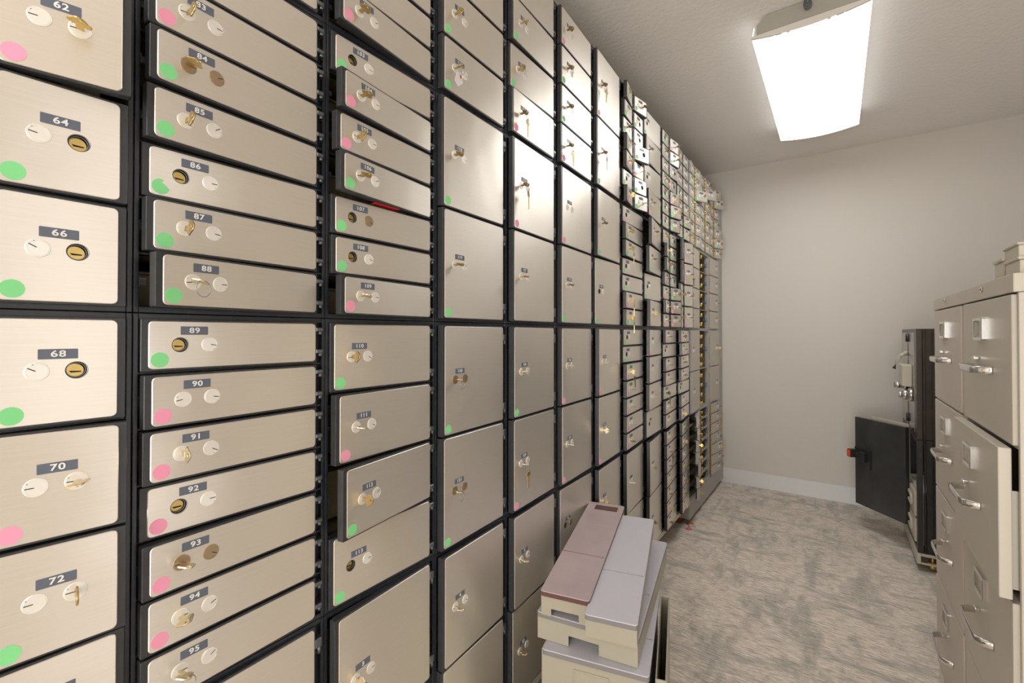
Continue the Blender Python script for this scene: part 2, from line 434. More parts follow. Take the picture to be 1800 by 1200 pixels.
def lock_mesh(m, ang):
    def f():
        bm = bmesh.new()
        prism(bm, circ(0, 0, .0106, 28), [], -.001, .0008, 0, .0004)
        torus(bm, (.0008, 0, 0), (1, 0, 0), .0088, .0002, 28, 0)
        a = R(ang); d = Vector((0, math.cos(a), math.sin(a)))
        p0, p1 = d * .0012, d * .0088; nrm = Vector((0, -d.z, d.y)) * .0005
        vs_ = [bm.verts.new(Vector((.00102, 0, 0)) + v) for v in (p0 - nrm, p1 - nrm, p1 + nrm, p0 + nrm)]
        g = bm.faces.new(vs_); g.material_index = 1
        a2 = a + R(-38); c = Vector((.00102, math.cos(a2) * .0086, math.sin(a2) * .0086))
        g = bm.faces.new([bm.verts.new(c + Vector((0, .0006 * math.cos(k), .0006 * math.sin(k)))) for k in (0, 1.57, 3.14, 4.71)]); g.material_index = 1
        return done(bm, 'lock', [m, 'slot'])
    return cached(('lock', m, ang), f)
def bore_mesh():
    def f():
        bm = bmesh.new()
        # sleeve behind the open bore, brass plug with a lip at the back
        for x0, x1 in ((-.011, .0025),):
            n = 24
            a = [bm.verts.new((x0, *p)) for p in circ(0, 0, .0097, n)]; b = [bm.verts.new((x1, *p)) for p in circ(0, 0, .0097, n)]
            for i in range(n):
                g = bm.faces.new((a[i], a[(i + 1) % n], b[(i + 1) % n], b[i])); g.material_index = 0; g.smooth = True
            g = bm.faces.new(a); g.material_index = 0
        torus(bm, (-.003, 0, 0), (1, 0, 0), .0088, .0006, 24, 2)
        pts = circ(-.0008, -.0010, .0083, 24)
        prism(bm, pts, [], -.010, -.005, 1)
        prism(bm, [(-.006, -.0010), (.005, -.0016), (.0052, -.0030), (-.004, -.0034)], [], -.005, -.0046, 0)
        return done(bm, 'lock_bore', ['hole', 'brass', 'zinc'])
    return cached('bore', f)
def dot_mesh(c, torn=False):
    def f():
        bm = bmesh.new(); p = circ(0, 0, .0102, 28)
        if torn: p = p[6:] + [(.004, .004), (.001, .0055), (.003, .008)]
        prism(bm, p, [], 0, .0003)
        return done(bm, 'sticker', c)
    return cached(('dot', c, torn), f)
def hinge_mesh(s, hh, m):
    def f():
        bm = bmesh.new()
        a, b = (-.0045, .0088)
        if s > 0: a, b = (-.0088, .0045)
        prism(bm, [(a, hh * .42), (b, hh * .42), (b, hh), (a, hh)], [], -.006, .0062, 0, .0014)
        cyl(bm, (.0016, b - .0038 if s < 0 else a + .0038, 0), (0, 0, 1), .0040, hh * .45, 10)
        box(bm, -.011, -.002, min(b, a) if s < 0 else a - .002, b + .002 if s < 0 else max(a, b), 0, hh)
        return done(bm, 'hinge', m)
    return cached(('hinge', s, round(hh, 4), m), f)
def strike_mesh(s):
    def f():
        bm = bmesh.new()
        box(bm, -.020, -.001, 0, .0035, -.007, .007, 0, .0008)
        box(bm, -.013, -.004, .0035, .011, -.0045, .0045, 0, .001)
        me = done(bm, 'strike', 'zinc')
        if s < 0: me.transform(Matrix.Scale(-1, 4, (0, 1, 0))); me.flip_normals()
        return me
    return cached(('strike', s), f)
def tin_mesh(w, h):
    def f():
        bm = bmesh.new()
        box(bm, -.50, -.062, 0, w, 0, h * .82, 0, .002)
        box(bm, -.50, -.058, -.001, w + .001, h * .82, h * .90, 0, .0015)
        prism(bm, rrect(w * .35, w * .65, h * .2, h * .55, .004, 3), [], -.062, -.055, 0, .001)
        return done(bm, 'inner_tin', 'tin')
    return cached(('tin', round(w, 4), round(h, 4)), f)
def bow_pts(cx, r, n=36):
    out = []
    for i in range(n):
        a = 2 * PI * i / n
        rr = r * (1 + .16 * math.cos(3 * a))
        out.append((cx + rr * math.cos(a) * .92, rr * 1.22 * math.sin(a)))
    return out
def key_mesh(m):
    """key standing in a lock: bow and shoulder project along +x, flat in xy"""
    def f():
        bm = bmesh.new()
        prism(bm, bow_pts(.0165, .0085), [circ(.0215, 0, .0026, 12)], -.001, .001, 0, .0003)
        box(bm, -.001, .001, .000, .0095, -.0038, .0038, 0, .0002) if False else None
        prism(bm, [(0, -.0036), (.0098, -.0036), (.0098, .0036), (0, .0036)], [], -.001, .001, 0, .0003)
        # outline was laid in (y,z): turn so y->x (out), z->y (across), x->z (thickness)
        me = done(bm, 'key', m)
        me.transform(Matrix(((0, 1, 0, 0), (0, 0, 1, 0), (1, 0, 0, 0), (0, 0, 0, 1))))
        return me
    return cached(('key', m), f)
def spare_mesh(m, head=None):
    """spare key hanging by its bow: bow at top, toothed blade down -z, flat in yz"""
    def f():
        bm = bmesh.new()
        p = [(w, cx) for cx, w in bow_pts(-.0085, .0085)]
        prism(bm, p, [circ(0, -.0025, .0022, 12)], -.0011, .0011, 1 if head else 0, .0003)
        bl = [(-.0038, -.015), (.0038, -.015), (.0038, -.024), (.0030, -.026), (.0036, -.030), (.0020, -.033), (.0034, -.036), (.0016, -.040), (.0030, -.044), (.0022, -.048), (-.001, -.051), (-.0030, -.049)]
        prism(bm, bl, [], -.0009, .0009, 0, .0002)
        return done(bm, 'spare_key', [m, head or m])
    return cached(('spare', m, head), f)
def ring_mesh(r):
    def f():
        bm = bmesh.new(); torus(bm, (0, 0, -r), (1, .25, 0), r, .0006, 26)
        return done(bm, 'split_ring', 'zinc')
    return cached(('ring', r), f)

def make_nest(col, bank, n, half=False, m_frame='black'):
    k = KCOL[col]; y0 = C0 + k * P; z1 = ZT[bank]; z0 = z1 - NZ
    ya = y0 if not (col == 'A') else y0 + .1376
    yb = y0 + P
    nums = NUMS.get((col, bank))
    lab = f'{"grey" if m_frame == "grey" else "black"} steel frame of the {BANK[bank]}, {COLNAME[col]}' + (f', around boxes {nums[0]} to {nums[1]}' if nums else '')
    t = thing('deposit_box_frame', lab, 'locker frame', (0, ya, z0))
    w = yb - ya; dp = .56
    bm = bmesh.new()
    a = .0062; b = w - .0068
    e = .0004
    for u0, u1 in ((e, a), (b, w - e)):
        box(bm, -.030, 0, u0, u1, e, NZ - e, 0, .0010)
    box(bm, -.030, -.0005, a, b, e, .0085, 0, .0010); box(bm, -.030, -.0005, a, b, NZ - .0085, NZ - e, 0, .0010)
    for top, ph in row_geom(n)[1:]:
        zc = NZ - top + .0047
        box(bm, -.020, -.0035, a, b, zc - .0017, zc + .0017, 0, .0005)
    if half or col == 'A':
        if col != 'A': box(bm, -.022, -.009, .1376 - .006, .1376 + .006, 0, NZ)
        else: box(bm, -.022, -.009, a, a + .008, 0, NZ)
    else:
        box(bm, -.022, -.0095, .2550, b, .0085, NZ - .0085)     # flange behind the hinges
    obj('face_frame', bm, m_frame, t)
    bm = bmesh.new()
    box(bm, -dp, -.030, 0, .0015, 0, NZ); box(bm, -dp, -.030, w - .0015, w, 0, NZ)
    box(bm, -dp, -dp + .002, 0, w, 0, NZ)
    box(bm, -dp, -.030, 0, w, 0, .0015); box(bm, -dp, -.030, 0, w, NZ - .0015, NZ)
    for top, ph in row_geom(n)[1:]:
        zc = NZ - top + .0047
        box(bm, -dp, -.020, .0015, w - .0015, zc - .0008, zc + .0008)
    if half: box(bm, -dp, -.022, .1376 - .0008, .1376 + .0008, 0, NZ)
    obj('compartment_shell', bm, 'tan', t)
    return t
STICK = {'p': 'pink', 'g': 'green'}
keycount = 0
def make_box(col, bank, n, i, lay, num, st, lk, ang, grey=False):
    """one deposit box: door with plate, locks, number plate and sticker; hinges, strike and inner tin"""
    global keycount
    k = KCOL[col]; L = LAY[lay]; top, ph = row_geom(n)[i]
    zs = ZT[bank] - top - ph - SM; sh = ph + 2 * SM
    y0 = C0 + k * P
    size = {7: 'narrow', 4: 'medium', 2: 'large'}[n]
    halfname = {'left': ', left half', 'right': ', right half'}.get(lay, '')
    if col == 'A': halfname = ''
    metal = 'grey' if grey else 'steel'
    stx = f'{STICK[st]} sticker' if st in STICK else 'no sticker'
    place = f'row {["one","two","three","four","five","six","seven"][i]} of {BANK[bank]}, {COLNAME[col]}{halfname}'
    bare = lk[0]
    how = {'k': 'key in lock', 'h': 'open lock hole', 'p': 'both locks plain', 'H': 'two open lock holes'}[bare]
    if num is not None:
        lab = f'{size} steel deposit box numbered {num}, {stx}, {how}'
    else:
        lab = f'{size} {metal} box, {stx}, {place}'
    t = thing('safe_deposit_box', lab, 'safe deposit box', (0, y0 + L['piv'], zs), group='safe deposit boxes in the wall')
    s = L['s']
    door = put('door', slab_mesh(lay, ph, bare in 'hH', 'grey' if grey else 'slab'), t, (.003, 0, 0), (0, 0, R(ang) * (1 if s < 0 else -1)))
    pm = 'greyplate' if grey else 'steel'
    put('face_plate', plate_mesh(lay, ph, bare in 'hH', pm), door)
    zl = ph / 2 + SM
    zlab = zl + .0198
    put('number_plate', label_mesh(), door, (.0027, L['lab'], zlab), label='small blue grey number plate')
    if num is not None:
        me = cached(('txt', str(num)), lambda: text_mesh(str(num), .0104 if num < 100 else .0098))
        put('printed_number', me, door, (.0034, L['lab'], zlab))
    lm = 'bronze' if 'b' in lk else 'nickel'
    ga = 180 if lay == 'right' else 0
    rnd = random.Random(f'{col}{bank}{i}{lay}')
    if bare == 'H':
        put('lock', bore_mesh(), door, (.0004, L['guard'], zl))
    else:
        put('guard_lock', lock_mesh(lm, ga + rnd.choice([-30, -10, 0, 0, 20, 35])), door, (.0027, L['guard'], zl))
    if bare in 'hH':
        put('lock_bore', bore_mesh(), door, (.0004, L['rent'], zl), label='open round bore with a brass plug inside')
    else:
        put('renter_lock', lock_mesh(lm, 180 if lay == 'right' else rnd.choice([0, 170, 190])), door, (.0027, L['rent'], zl))
    if st in STICK:
        put('sticker', dot_mesh(STICK[st], num == 86), door, (.0028, L['dot'], SM + .0128), label=f'round {STICK[st]} sticker')
    hh = {7: .0125, 4: .017, 2: .028}[n]
    hm = 'brass' if grey else 'hinge'
    if grey and n == 7:
        hh = .016
        for zz in (.003, .027, .051): put('hinge', hinge_mesh(s, hh, 'brass'), t, (.006, 0, zz))
    else:
      for zz in ((.011 + .0, sh - .009 - hh) if n > 2 else (.020, sh - .022 - hh)):
          put('hinge', hinge_mesh(s, hh, hm), t, (.0, 0, zz))
    yfree = (L['slab'][0] - .0015) if s < 0 else (L['slab'][1] + .0015)
    put('strike', strike_mesh(1 if s < 0 else -1), t, (-.004, yfree, sh / 2))
    if lay.startswith('full'):
        ty, tw = (-.240, .225) if lay == 'full' else (.015, .225)
    else:
        ty, tw = (-.116, .100) if lay == 'left' else (.014, .100)
    put('inner_tin', tin_mesh(tw, ph * .86), t, (0, ty, .004))
    # things in the lock: keys, rings, tags
    where = f'box {num}' if num is not None else None
    rot = Matrix.Rotation(R(ang) * (1 if s < 0 else -1), 4, 'Z')
    dm = Matrix.Translation((.003, y0 + L['piv'], zs)) @ rot
    if bare == 'k':
        km = 'palebrass' if 'w' in lk else ('brass' if 'y' in lk else 'oldbrass')
        tilt = rnd.choice([8, -12, 20, 75, -70, 90, 15]) if 'v' not in lk and '-' not in lk else (82 if 'v' in lk else -14)
        o = put('key', key_mesh(km))
        o.matrix_world = dm @ Matrix.Translation((.0034, L['rent'], zl)) @ Matrix.Rotation(R(tilt), 4, 'X')
        kind = {'palebrass': 'pale', 'brass': 'yellow brass', 'oldbrass': 'brass'}[km]
        tag(o, f'{kind} key in the lock of the box numbered {num}' if where else f'{kind} key, {place}', 'key', 'keys left in locks')
        if any(c in lk for c in 'rKOGT'):
            rt = thing('key_ring', (f'split ring hanging from the key of the box numbered {num}' if where else f'key ring hanging in {place}'), 'key ring', group='key rings hanging from keys')
            rt.matrix_world = dm @ Matrix.Translation((.0245, L['rent'] + .001, zl + .001))
            big = .011
            put('split_ring', ring_mesh(big), rt)
            if 'K' in lk: put('spare_key', spare_mesh('brass' if 'y' in lk else 'oldbrass'), rt, (-.002, .006, -.0195), (R(rnd.uniform(-6, 6)), 0, R(rnd.uniform(-20, 20))))
            if 'O' in lk: put('spare_key', spare_mesh('oldbrass', 'orange'), rt, (-.002, .006, -.0195), (0, 0, R(10)), label='spare key with orange plastic head')
            if 'G' in lk: put('spare_key', spare_mesh('oldbrass', 'greenplastic'), rt, (-.002, .006, -.0195), (0, 0, R(10)), label='spare key with green plastic head')
            if 'T' in lk:
                bm = bmesh.new()
                prism(bm, [(-.011, -.002), (.006, .004), (.010, -.020), (-.007, -.034), (-.019, -.024)], [circ(-.001, -.003, .0012, 8)], -.0004, .0004)
                put('paper_tag', done(bm, 'paper_tag', 'paper'), rt, (-.004, -.004, -.020), label='white paper tag')
                bm = bmesh.new(); box(bm, .0004, .0008, .000, .004, -.012, -.003, 0, 0)
                put('tag_mark', done(bm, 'tag_mark', 'redink'), rt, (-.004, -.004, -.020))
    return t
NUMS = {('A', 'U'): (62, 66), ('A', 'L'): (68, 74), ('B', 'U'): (82, 88), ('B', 'L'): (89, 95), ('C', 'T'): (101, 102),
        ('C', 'U'): (103, 109), ('C', 'L'): (110, 113), ('D', 'T'): (116, 117), ('D', 'U'): (118, 119), ('D', 'L'): (120, 121),
        ('E', 'T'): (123, 125), ('E', 'U'): (126, 127), ('E', 'L'): (128, 129), ('F', 'T'): (130, 133), ('F', 'U'): (134, 135), ('F', 'L'): (136, 137),
        ('G', 'T'): (138, 139), ('G', 'U'): (140, 141), ('G', 'L'): (142, 143)}
# one line per bank: column, bank, rows in the bank, layout, first row index, then "number sticker lock angle" per box
BOXES = '''
A U 4 right 1|62 p k-y 13|64 g h 3.6|66 g h 1
A L 4 right 0|68 g h 1|70 p kw 7|72 g k 6|74 g kw 3
B T 7 full 5|- g k 2|- p k 2
B U 7 full 0|82 g k 3|83 p kv 4.2|84 g kb- 5.4|85 g kv 3.7|86 g h 0|87 g kv 3.7|88 g kwr- 9.6
B L 7 full 0|89 g h .3|90 p p 3.2|91 p kw 2.4|92 p h 0|93 p kwb- 2.7|94 p kw 1.9|95 p kwr- 1.9
B B 2 full 0|2 g k 1
C T 7 full 4|- p k 3|101 g k 2.6|102 p k- 5.4
C U 7 full 0|103 g h .2|104 p k- 6.8|105 p kv 3.8|106 g k- 6.4|107 g hb .4|108 g h .8|109 p kw- 6.8
C L 4 full 0|110 g kv 0|111 p kw- 3.9|112 g kv 8.4|113 g h 0
C B 2 full 0|3 n kwr 3.8
D T 4 full 1|- g k 2|116 g kv 2|117 g kT 2.2
D U 2 full 0|118 g k- 2|119 g k- 2.4
D L 2 full 0|120 g kbr- 2.6|121 g kbr- 2.2
D B 2 full 0|4 n kw- 3|- n k 2
E T 4 full 0|- p k 1.5|123 g k 2.4|124 g kr 0|125 p kK- 2.4
E U 2 full 0|126 p kK- 3|127 n kw- 3
E L 2 full 0|128 g kw- 3|129 p kwKy- 2.8
E B 2 full 0|5 n kw- 3|12 n kw- 1.6
F T 4 full 0|130 p k- 2.6|131 g kr- 2.6|132 g kr- 2.6|133 p kK- 2.6
F U 2 full 0|134 p p 2.8|135 g k- 2.5
F L 2 full 0|136 p kw- 2.6|137 p kw- 2.6
F B 2 full 0|6 n hb .6|- n k 1
G T 2 full 0|138 p kK- 2.6|139 g kO- 2.6
G U 2 full 0|140 g k- 2.8|141 g h 0
G L 2 full 0|142 p kw 4|143 p kw 3.6
G B 2 full 0|7 n k 3.6|- n k 3
H T 7 left 0|- g k 10|- g k 5|- g kr 2|- g k 10|- p k 9|- g h 1|- p kr 10
H T 7 right 0|- g k- 10.5|- g h 1|- n h 1|- g H 16|- p k 2|- g H 9.2|- g kr 11.9
H U 7 full 0|- p h .4|- g kv 3.6|- g kGv 3.6|- g h 0|- g h 0|- p kOv 3.8|- g kGv 3.8
H L 7 full 0|- g h 1|- g h .4|- p kK 4.2|- p k- 4.2|- p k- 4.2|- p k- 4.2|- p k 4.2
H B 2 full 0|- g kw 4|- n k 2.6
I T 4 full 0|- g h 0|- n k- 2.6|- n h 0|- p kw- 5
I U 4 full 0|- p k- 8.4|- g k- 5.6|- g h 0|- p kv 6.4
I L 4 full 0|- p p 5.6|- p p 5.6|- p kw 5.2|- n H 2
I B 2 full 0|- p kw 5.6|- n k 5
J T 7 left 0|- g h 1|- n k 1|- n kw 1|- g kK 1|- g h 1|- g h 1|- g h 1
J T 7 right 0|- p kK 7.6|- g kr 9.1|- g h 4.5|- n h 1|- p k 9.1|- g k 15|- g k 10.7
J U 7 left 0|- g kr 2|- g k 12|- n k 12|- p kr 6|- p k 2|- g k 9|- p k 2
J U 7 right 0|- g h 1|- g h 1|- g h 1|- g h 1|- g k 14|- p kK 15|- p k 14
J L 7 full 0|- p k- 4|- g h .4|- p k- 4|- p k- 4|- g kK 1|- p k- 4|- p k- 4
J B 7 full 0|- p k- 5|- p kKy 5|- p k 5|- p k 5|- p k 5|- p k 5|- p k 5
K T 7 left 0|- g h 1|- n h 1|- n k 1|- g h 1|- n k 1|- n k 1|- n k 1
K T 7 right 0|- n p 0|- n p 0|- n p 0|- n p 0|- n k 1|- g k 7|- g k 3
K U 4 left 0|- n p 15|- n p 15|- n k 10|- n k 8
K U 4 right 0|- p k- 13|- p kK- 13|- g k- 12|- p kr- 12
K L 7 full 0|- p kK 5|- p kO 6|- p k 5|- p k 5|- g H 1|- p k 5|- p k 5
K B 7 full 0|- g k 6|- p k 6|- p kO 6|- p k 6|- p k 6|- p k 6|- p k 6
'''
made = {}
for line in BOXES.strip().splitlines():
    hd, *rows = line.split('|'); col, bank, n, lay, i0 = hd.split(); n = int(n)
    if (col, bank) not in made:
        made[(col, bank)] = make_nest(col, bank, n, half=lay in ('left', 'right') and col != 'A')
    for j, rw in enumerate(rows):
        num, st, lk, a = rw.split()
        make_box(col, bank, n, int(i0) + j, lay, None if num == '-' else int(num), st, lk, float(a))
# the grey banks in the far corner
GREY = {'P': ('T U L B', 0), 'Q': ('T U L B', 0), 'R': ('T U L B', 0)}
gr = random.Random(11)
for col in 'PQR':
    make_nest(col, 'T', 7, True, 'grey'); make_nest(col, 'U', 4, False, 'grey')
    make_nest(col, 'L', 2, False, 'grey'); make_nest(col, 'B', 7, False, 'grey')
    for i in range(7):
        for lay in ('left', 'right'):
            a = gr.choice([1, 2, 3, 5]) if lay == 'left' else gr.choice([2, 4, 6, 9])
            if (col, i, lay) in (('P', 2, 'right'), ('Q', 1, 'right')): a = 26
            if (col, i, lay) in (('R', 1, 'right'), ('R', 5, 'right')): a = 24
            if (col, i, lay) in (('R', 0, 'right'), ('R', 4, 'right'), ('R', 6, 'right')): a = 15
            make_box(col, 'T', 7, i, lay, None, gr.choice('ggpn'), gr.choice(['ky', 'ky', 'kyK', 'p']), a, True)
for i in range(4):
    make_box('P', 'U', 4, i, 'full', None, gr.choice('pn'), 'p', 2, True)
    make_box('R', 'U', 4, i, 'fullR', None, 'n', 'ky', 2.2, True)
for i in range(2):
    make_box('P', 'L', 2, i, 'full', None, 'n', 'p', 2 + i, True)
    make_box('R', 'L', 2, i, 'fullR', None, 'n', 'kyK' if i == 0 else 'ky', 3, True)
for i in range(7):
    make_box('P', 'B', 7, i, 'full', None, gr.choice('pgn'), 'ky', 9 + gr.random() * 5, True)
    make_box('R', 'B', 7, i, 'fullR', None, gr.choice('ngn'), 'kyK' if i == 1 else 'ky', [3, 3.5, 3.5, 4.5, 8.5, 7.5, 5.5][i], True)
# doorless bays of the second grey column: brass hinge halves and latches stay on the frame
for bank, n in (('U', 4), ('L', 2), ('B', 7)):
    k = KCOL['Q']; y0 = C0 + k * P
    for i, (top, ph) in enumerate(row_geom(n)):
        zs = ZT[bank] - top - ph
        t = thing('open_deposit_bay', f'doorless grey bay with brass hinges, row {["one","two","three","four","five","six","seven"][i]} of {BANK[bank]}', 'locker bay', (0, y0, zs), group='doorless bays of the grey frames')
        hs = (ph * .12, ph * .62) if n > 2 else (ph * .06, ph * .30, ph * .55, ph * .80)
        hh = min(.024, ph * .3)
        for zz in hs:
            bm = bmesh.new(); box(bm, -.004, .012, -.004, .010, 0, hh, 0, .0015); cyl(bm, (.012, .003, -.001), (0, 0, 1), .0045, hh + .002, 10)
            obj('hinge', bm, 'brass', t, (0, 0.006, zz))
        bm = bmesh.new(); box(bm, -.06, -.006, 0, .012, -.012, .012, 0, .002); box(bm, -.04, -.012, -.012, 0, -.006, .006, 0, .002)
        obj('strike', bm, 'zinc', t, (0, .250, ph / 2))
        put('inner_tin', tin_mesh(.225, ph * .6), t, (-.09, .02, .006))
# filler strip, plinths
struct('trim_1', -.56, -.004, C0 + 13 * P + .001, BY, .155, 2.2951, 'grey')
yK = C0 + 10 * P
pl = struct('trim_2', -.56, -.11, C0 - .13, yK, 0, .153, 'dark')  # near-black plinth: shade beneath the boxes put into its colour
struct('trim_3', -.11, .004, C0 - .13, yK, .132, .1535, 'cream', .002)
struct('trim_4', -.56, .002, yK + .001, BY, .035, .1535, 'grey', .002)
struct('trim_5', -.56, -.05, yK + .001, BY, 0, .035, 'basebrown')
# red slip sticking out under door 106
bm = bmesh.new(); box(bm, -.12, .012, 0, .06, 0, .002, 0, .0004); box(bm, -.12, .010, .003, .05, .002, .0035, 0, .0004)
o = obj('red_slip', bm, 'redink', None, (0, C0 + P + .10, ZT['U'] - .0105 - 4 * .0749 + .0050)); tag(o, 'red paper slip sticking out between boxes 106 and 107', 'paper')

# ------------------------------------------------------------------ stack of deposit tins on the floor
def tin(name, label, w, l, h, loc, yaw, pitch, lid, notch=None, panel=False, group='deposit tins stacked on the floor', lidoff=(0, 0)):
    """open-topped cream tin with lid; local: x across the front, y into depth, z up; front at y=0"""
    t = thing(name, label, 'storage tin', loc, (R(pitch), 0, R(yaw)), group)
    bm = bmesh.new(); th = .0022
    out = [(0, 0), (w, 0), (w, h), (0, h)]
    front = [(0, 0), (w, 0), (w, h), (0, h)]
    if notch:
        a, b, c = notch
        front = [(0, 0), (a, 0), (a, c), (b, c), (b, 0), (w, 0), (w, h), (0, h)]
    prism(bm, front, [], 0, th, 0, .0006)
    # prism runs along x in (y,z): swap axes so that the front faces -y
    bmesh.ops.transform(bm, matrix=Matrix(((0, 1, 0, 0), (1, 0, 0, 0), (0, 0, 1, 0), (0, 0, 0, 1))), verts=bm.verts[:])
    box(bm, 0, th, th, l, 0, h, 0, .0006); box(bm, w - th, w, th, l, 0, h, 0, .0006)
    box(bm, th, w - th, l - th, l, 0, h); box(bm, th, w - th, th + (.045 if notch else 0), l - th, .002, .004)
    if notch:
        a, b, c = notch
        box(bm, th, w - th, .043, .045, 0, h); box(bm, th, w - th, th, .045, c, c + .002)
    if panel:
        box(bm, w * .32, w * .66, -.0022, 0, h * .10, h - .030, 0, .0012)
        box(bm, w * .34, w * .64, -.0032, -.0022, h * .12, h - .033, 0, .0008)
    obj('body', bm, 'tinpaint', t)
    if lid:
        top, edge = lid; ox, oy = lidoff
        lt = .0135
        bm = bmesh.new()
        o2 = rrect(-.002 + ox, w + .002 + ox, -.003 + oy, l + .002 + oy, .008, 4)
        prism(bm, o2, [], h - lt + .003, h + .0025, 1, .0015)
        bmesh.ops.transform(bm, matrix=Matrix(((0, 1, 0, 0), (0, 0, 1, 0), (1, 0, 0, 0), (0, 0, 0, 1))), verts=bm.verts[:])
        bmesh.ops.recalc_face_normals(bm, faces=bm.faces[:])
        for f in bm.faces: f.material_index = 0 if f.normal.z > .6 else 1
        # crease where the lid folds
        yc = l * .36 + oy
        box(bm, .001 + ox, w - .001 + ox, yc - .0006, yc + .0006, h + .0022, h + .0029, 1)
        for xx in (.006, w - .006): cyl(bm, (xx + ox, yc, h + .002), (0, 0, 1), .0016, .0014, 8, 1)
        if lid[0] == 'lidbrown':
            box(bm, w * .22, w * .86, l * .90, l * .965, h + .0024, h + .0030, 1)
        obj('lid', bm, [top, edge], t)
    return t
GREYLID = ('lidgrey', 'lidgreyedge'); BROWNLID = ('lidbrown', 'lidbrownedge')
tin('deposit_tin', 'lowest wide cream tin on the carpet, under the whole stack', .25, .55, .145, (.128, .995, .0), 12, 0, GREYLID)
tin('deposit_tin', 'tall wide cream tin with a recessed front panel and grey lid, second from the floor', .256, .37, .253, (.140, .980, .148), 14, 0, GREYLID, None, True, lidoff=(.004, -.003))
tin('deposit_tin', 'wide cream tin with notched front, carrying the two small tins', .256, .55, .066, (.112, 1.005, .4045), 10, 0, GREYLID, (.084, .162, .027))
tin('deposit_tin', 'narrow cream tin with brown lid on top of the stack, against the boxes', .124, .56, .062, (.130, .995, .4755), 13, 3.6, BROWNLID, (.026, .098, .020))
tin('deposit_tin', 'narrow cream tin with grey lid on top of the stack, aisle side', .119, .55, .053, (.260, .985, .4750), 14.5, 3.2, GREYLID)
# narrow open tin standing on the aisle side of the stack
t = thing('open_tin', 'tall narrow open cream tin standing on the aisle side of the stack', 'storage tin', (.402, 1.06, 0), (0, 0, R(15.5)))
bm = bmesh.new()
w, l, h = .026, .355, .39
box(bm, 0, .003, 0, l, 0, h, 0, .001); box(bm, w - .004, w, 0, l, 0, h, 0, .001)
box(bm, .003, w - .004, 0, .003, 0, h); box(bm, .003, w - .004, l - .003, l, 0, h); box(bm, .003, w - .004, .003, l - .003, 0, .003)
obj('body', bm, 'tinpaint', t)

# ------------------------------------------------------------------ filing cabinets on the right
def cabinet(y0, w, label, m, opened, dx=0):
    FX = 1.022 + dx; BX = 1.029 + dx; dep = .64; H = 1.312
    t = thing('filing_cabinet', label, 'filing cabinet', (BX, y0, 0), group='filing cabinets along the right')
    bm = bmesh.new()
    g = .001
    box(bm, 0, dep, g, .012, 0, H - .0365, 0, .0015); box(bm, 0, dep, w - .012, w - g, 0, H - .0365, 0, .0015)
    box(bm, dep - .004, dep, .012, w - .012, 0, H - .03)
    box(bm, .010, dep, .012, w - .012, .0, .085); box(bm, -.0, .014, .012, w - .012, .085, .098)
    for z in (.392, .686, .980): box(bm, .0, .02, .012, w - .012, z - .002, z + .003)
    box(bm, .02, dep - .004, .012, w - .012, H - .040, H - .0365)
    obj('body', bm, m, t)
    bm = bmesh.new(); box(bm, -.007, dep, g, w - g, H - .036, H, 0, .002)
    tp = obj('top', bm, m, t)
    bm = bmesh.new(); cyl(bm, (-.0075, w * .52, H - .014), (-1, 0, 0), .006, .002, 14); cyl(bm, (-.0095, w * .52, H - .014), (-1, 0, 0), .002, .0006, 8, 1)
    obj('lock', bm, ['chrome', 'dark'], tp)
    zs = [.098, .392, .686, .980]
    for i, z in enumerate(zs):
        off = -opened.get(3 - i, 0)
        hh = .2885
        d = bmesh.new()
        box(d, -.007, .012, .0135, w - .0135, z + .004, z + .004 + hh, 0, .002)
        for yy in (.022, w - .024): box(d, .012, dep - .08, yy, yy + .002, z + .02, z + .21, 0)
        box(d, .012, dep - .08, .022, w - .022, z + .02, z + .022); box(d, dep - .082, dep - .08, .022, w - .022, z + .02, z + .21)
        dr = obj('drawer', d, m, t, (off, 0, 0))
        yc = w * .55; zl = z + .228
        bm = bmesh.new()
        prism(bm, rrect(yc - .038, yc + .038, zl - .026, zl + .026, .003, 2), [rrect(yc - .029, yc + .029, zl - .018, zl + .018, .002, 2)], -.007, -.0145, 0, .0015)
        box(bm, -.0085, -.0070, yc - .031, yc + .031, zl - .020, zl + .020, 1)
        obj('label_holder', bm, ['chrome', 'card'], dr)
        zh = z + .138; yh = w * .52; hw = .082
        bm = bmesh.new()
        pts = [(-.007, yh - hw, zh)]
        for k in range(0, 11):
            a = PI * k / 10
            pts.append((-.009 - .026 * min(1, math.sin(a) * 1.6), yh - hw * math.cos(a) * (1.0), zh))
        pts.append((-.007, yh + hw, zh))
        tube(bm, pts, .005, 10, 0, (.0030, .0085))
        obj('handle', bm, 'chrome', dr, label='chrome bow handle')
        bm = bmesh.new(); box(bm, -.017, -.007, yh + .028, yh + .046, zh + .018, zh + .026, 0, .002)
        obj('thumb_latch', bm, 'chrome', dr)
    return t
cabinet(1.243, .430, 'nearer putty filing cabinet with its second drawer pulled open', 'cab', {1: .020, 2: .002})
cabinet(1.676, .424, 'farther putty filing cabinet with all four drawers shut', 'cab2', {})
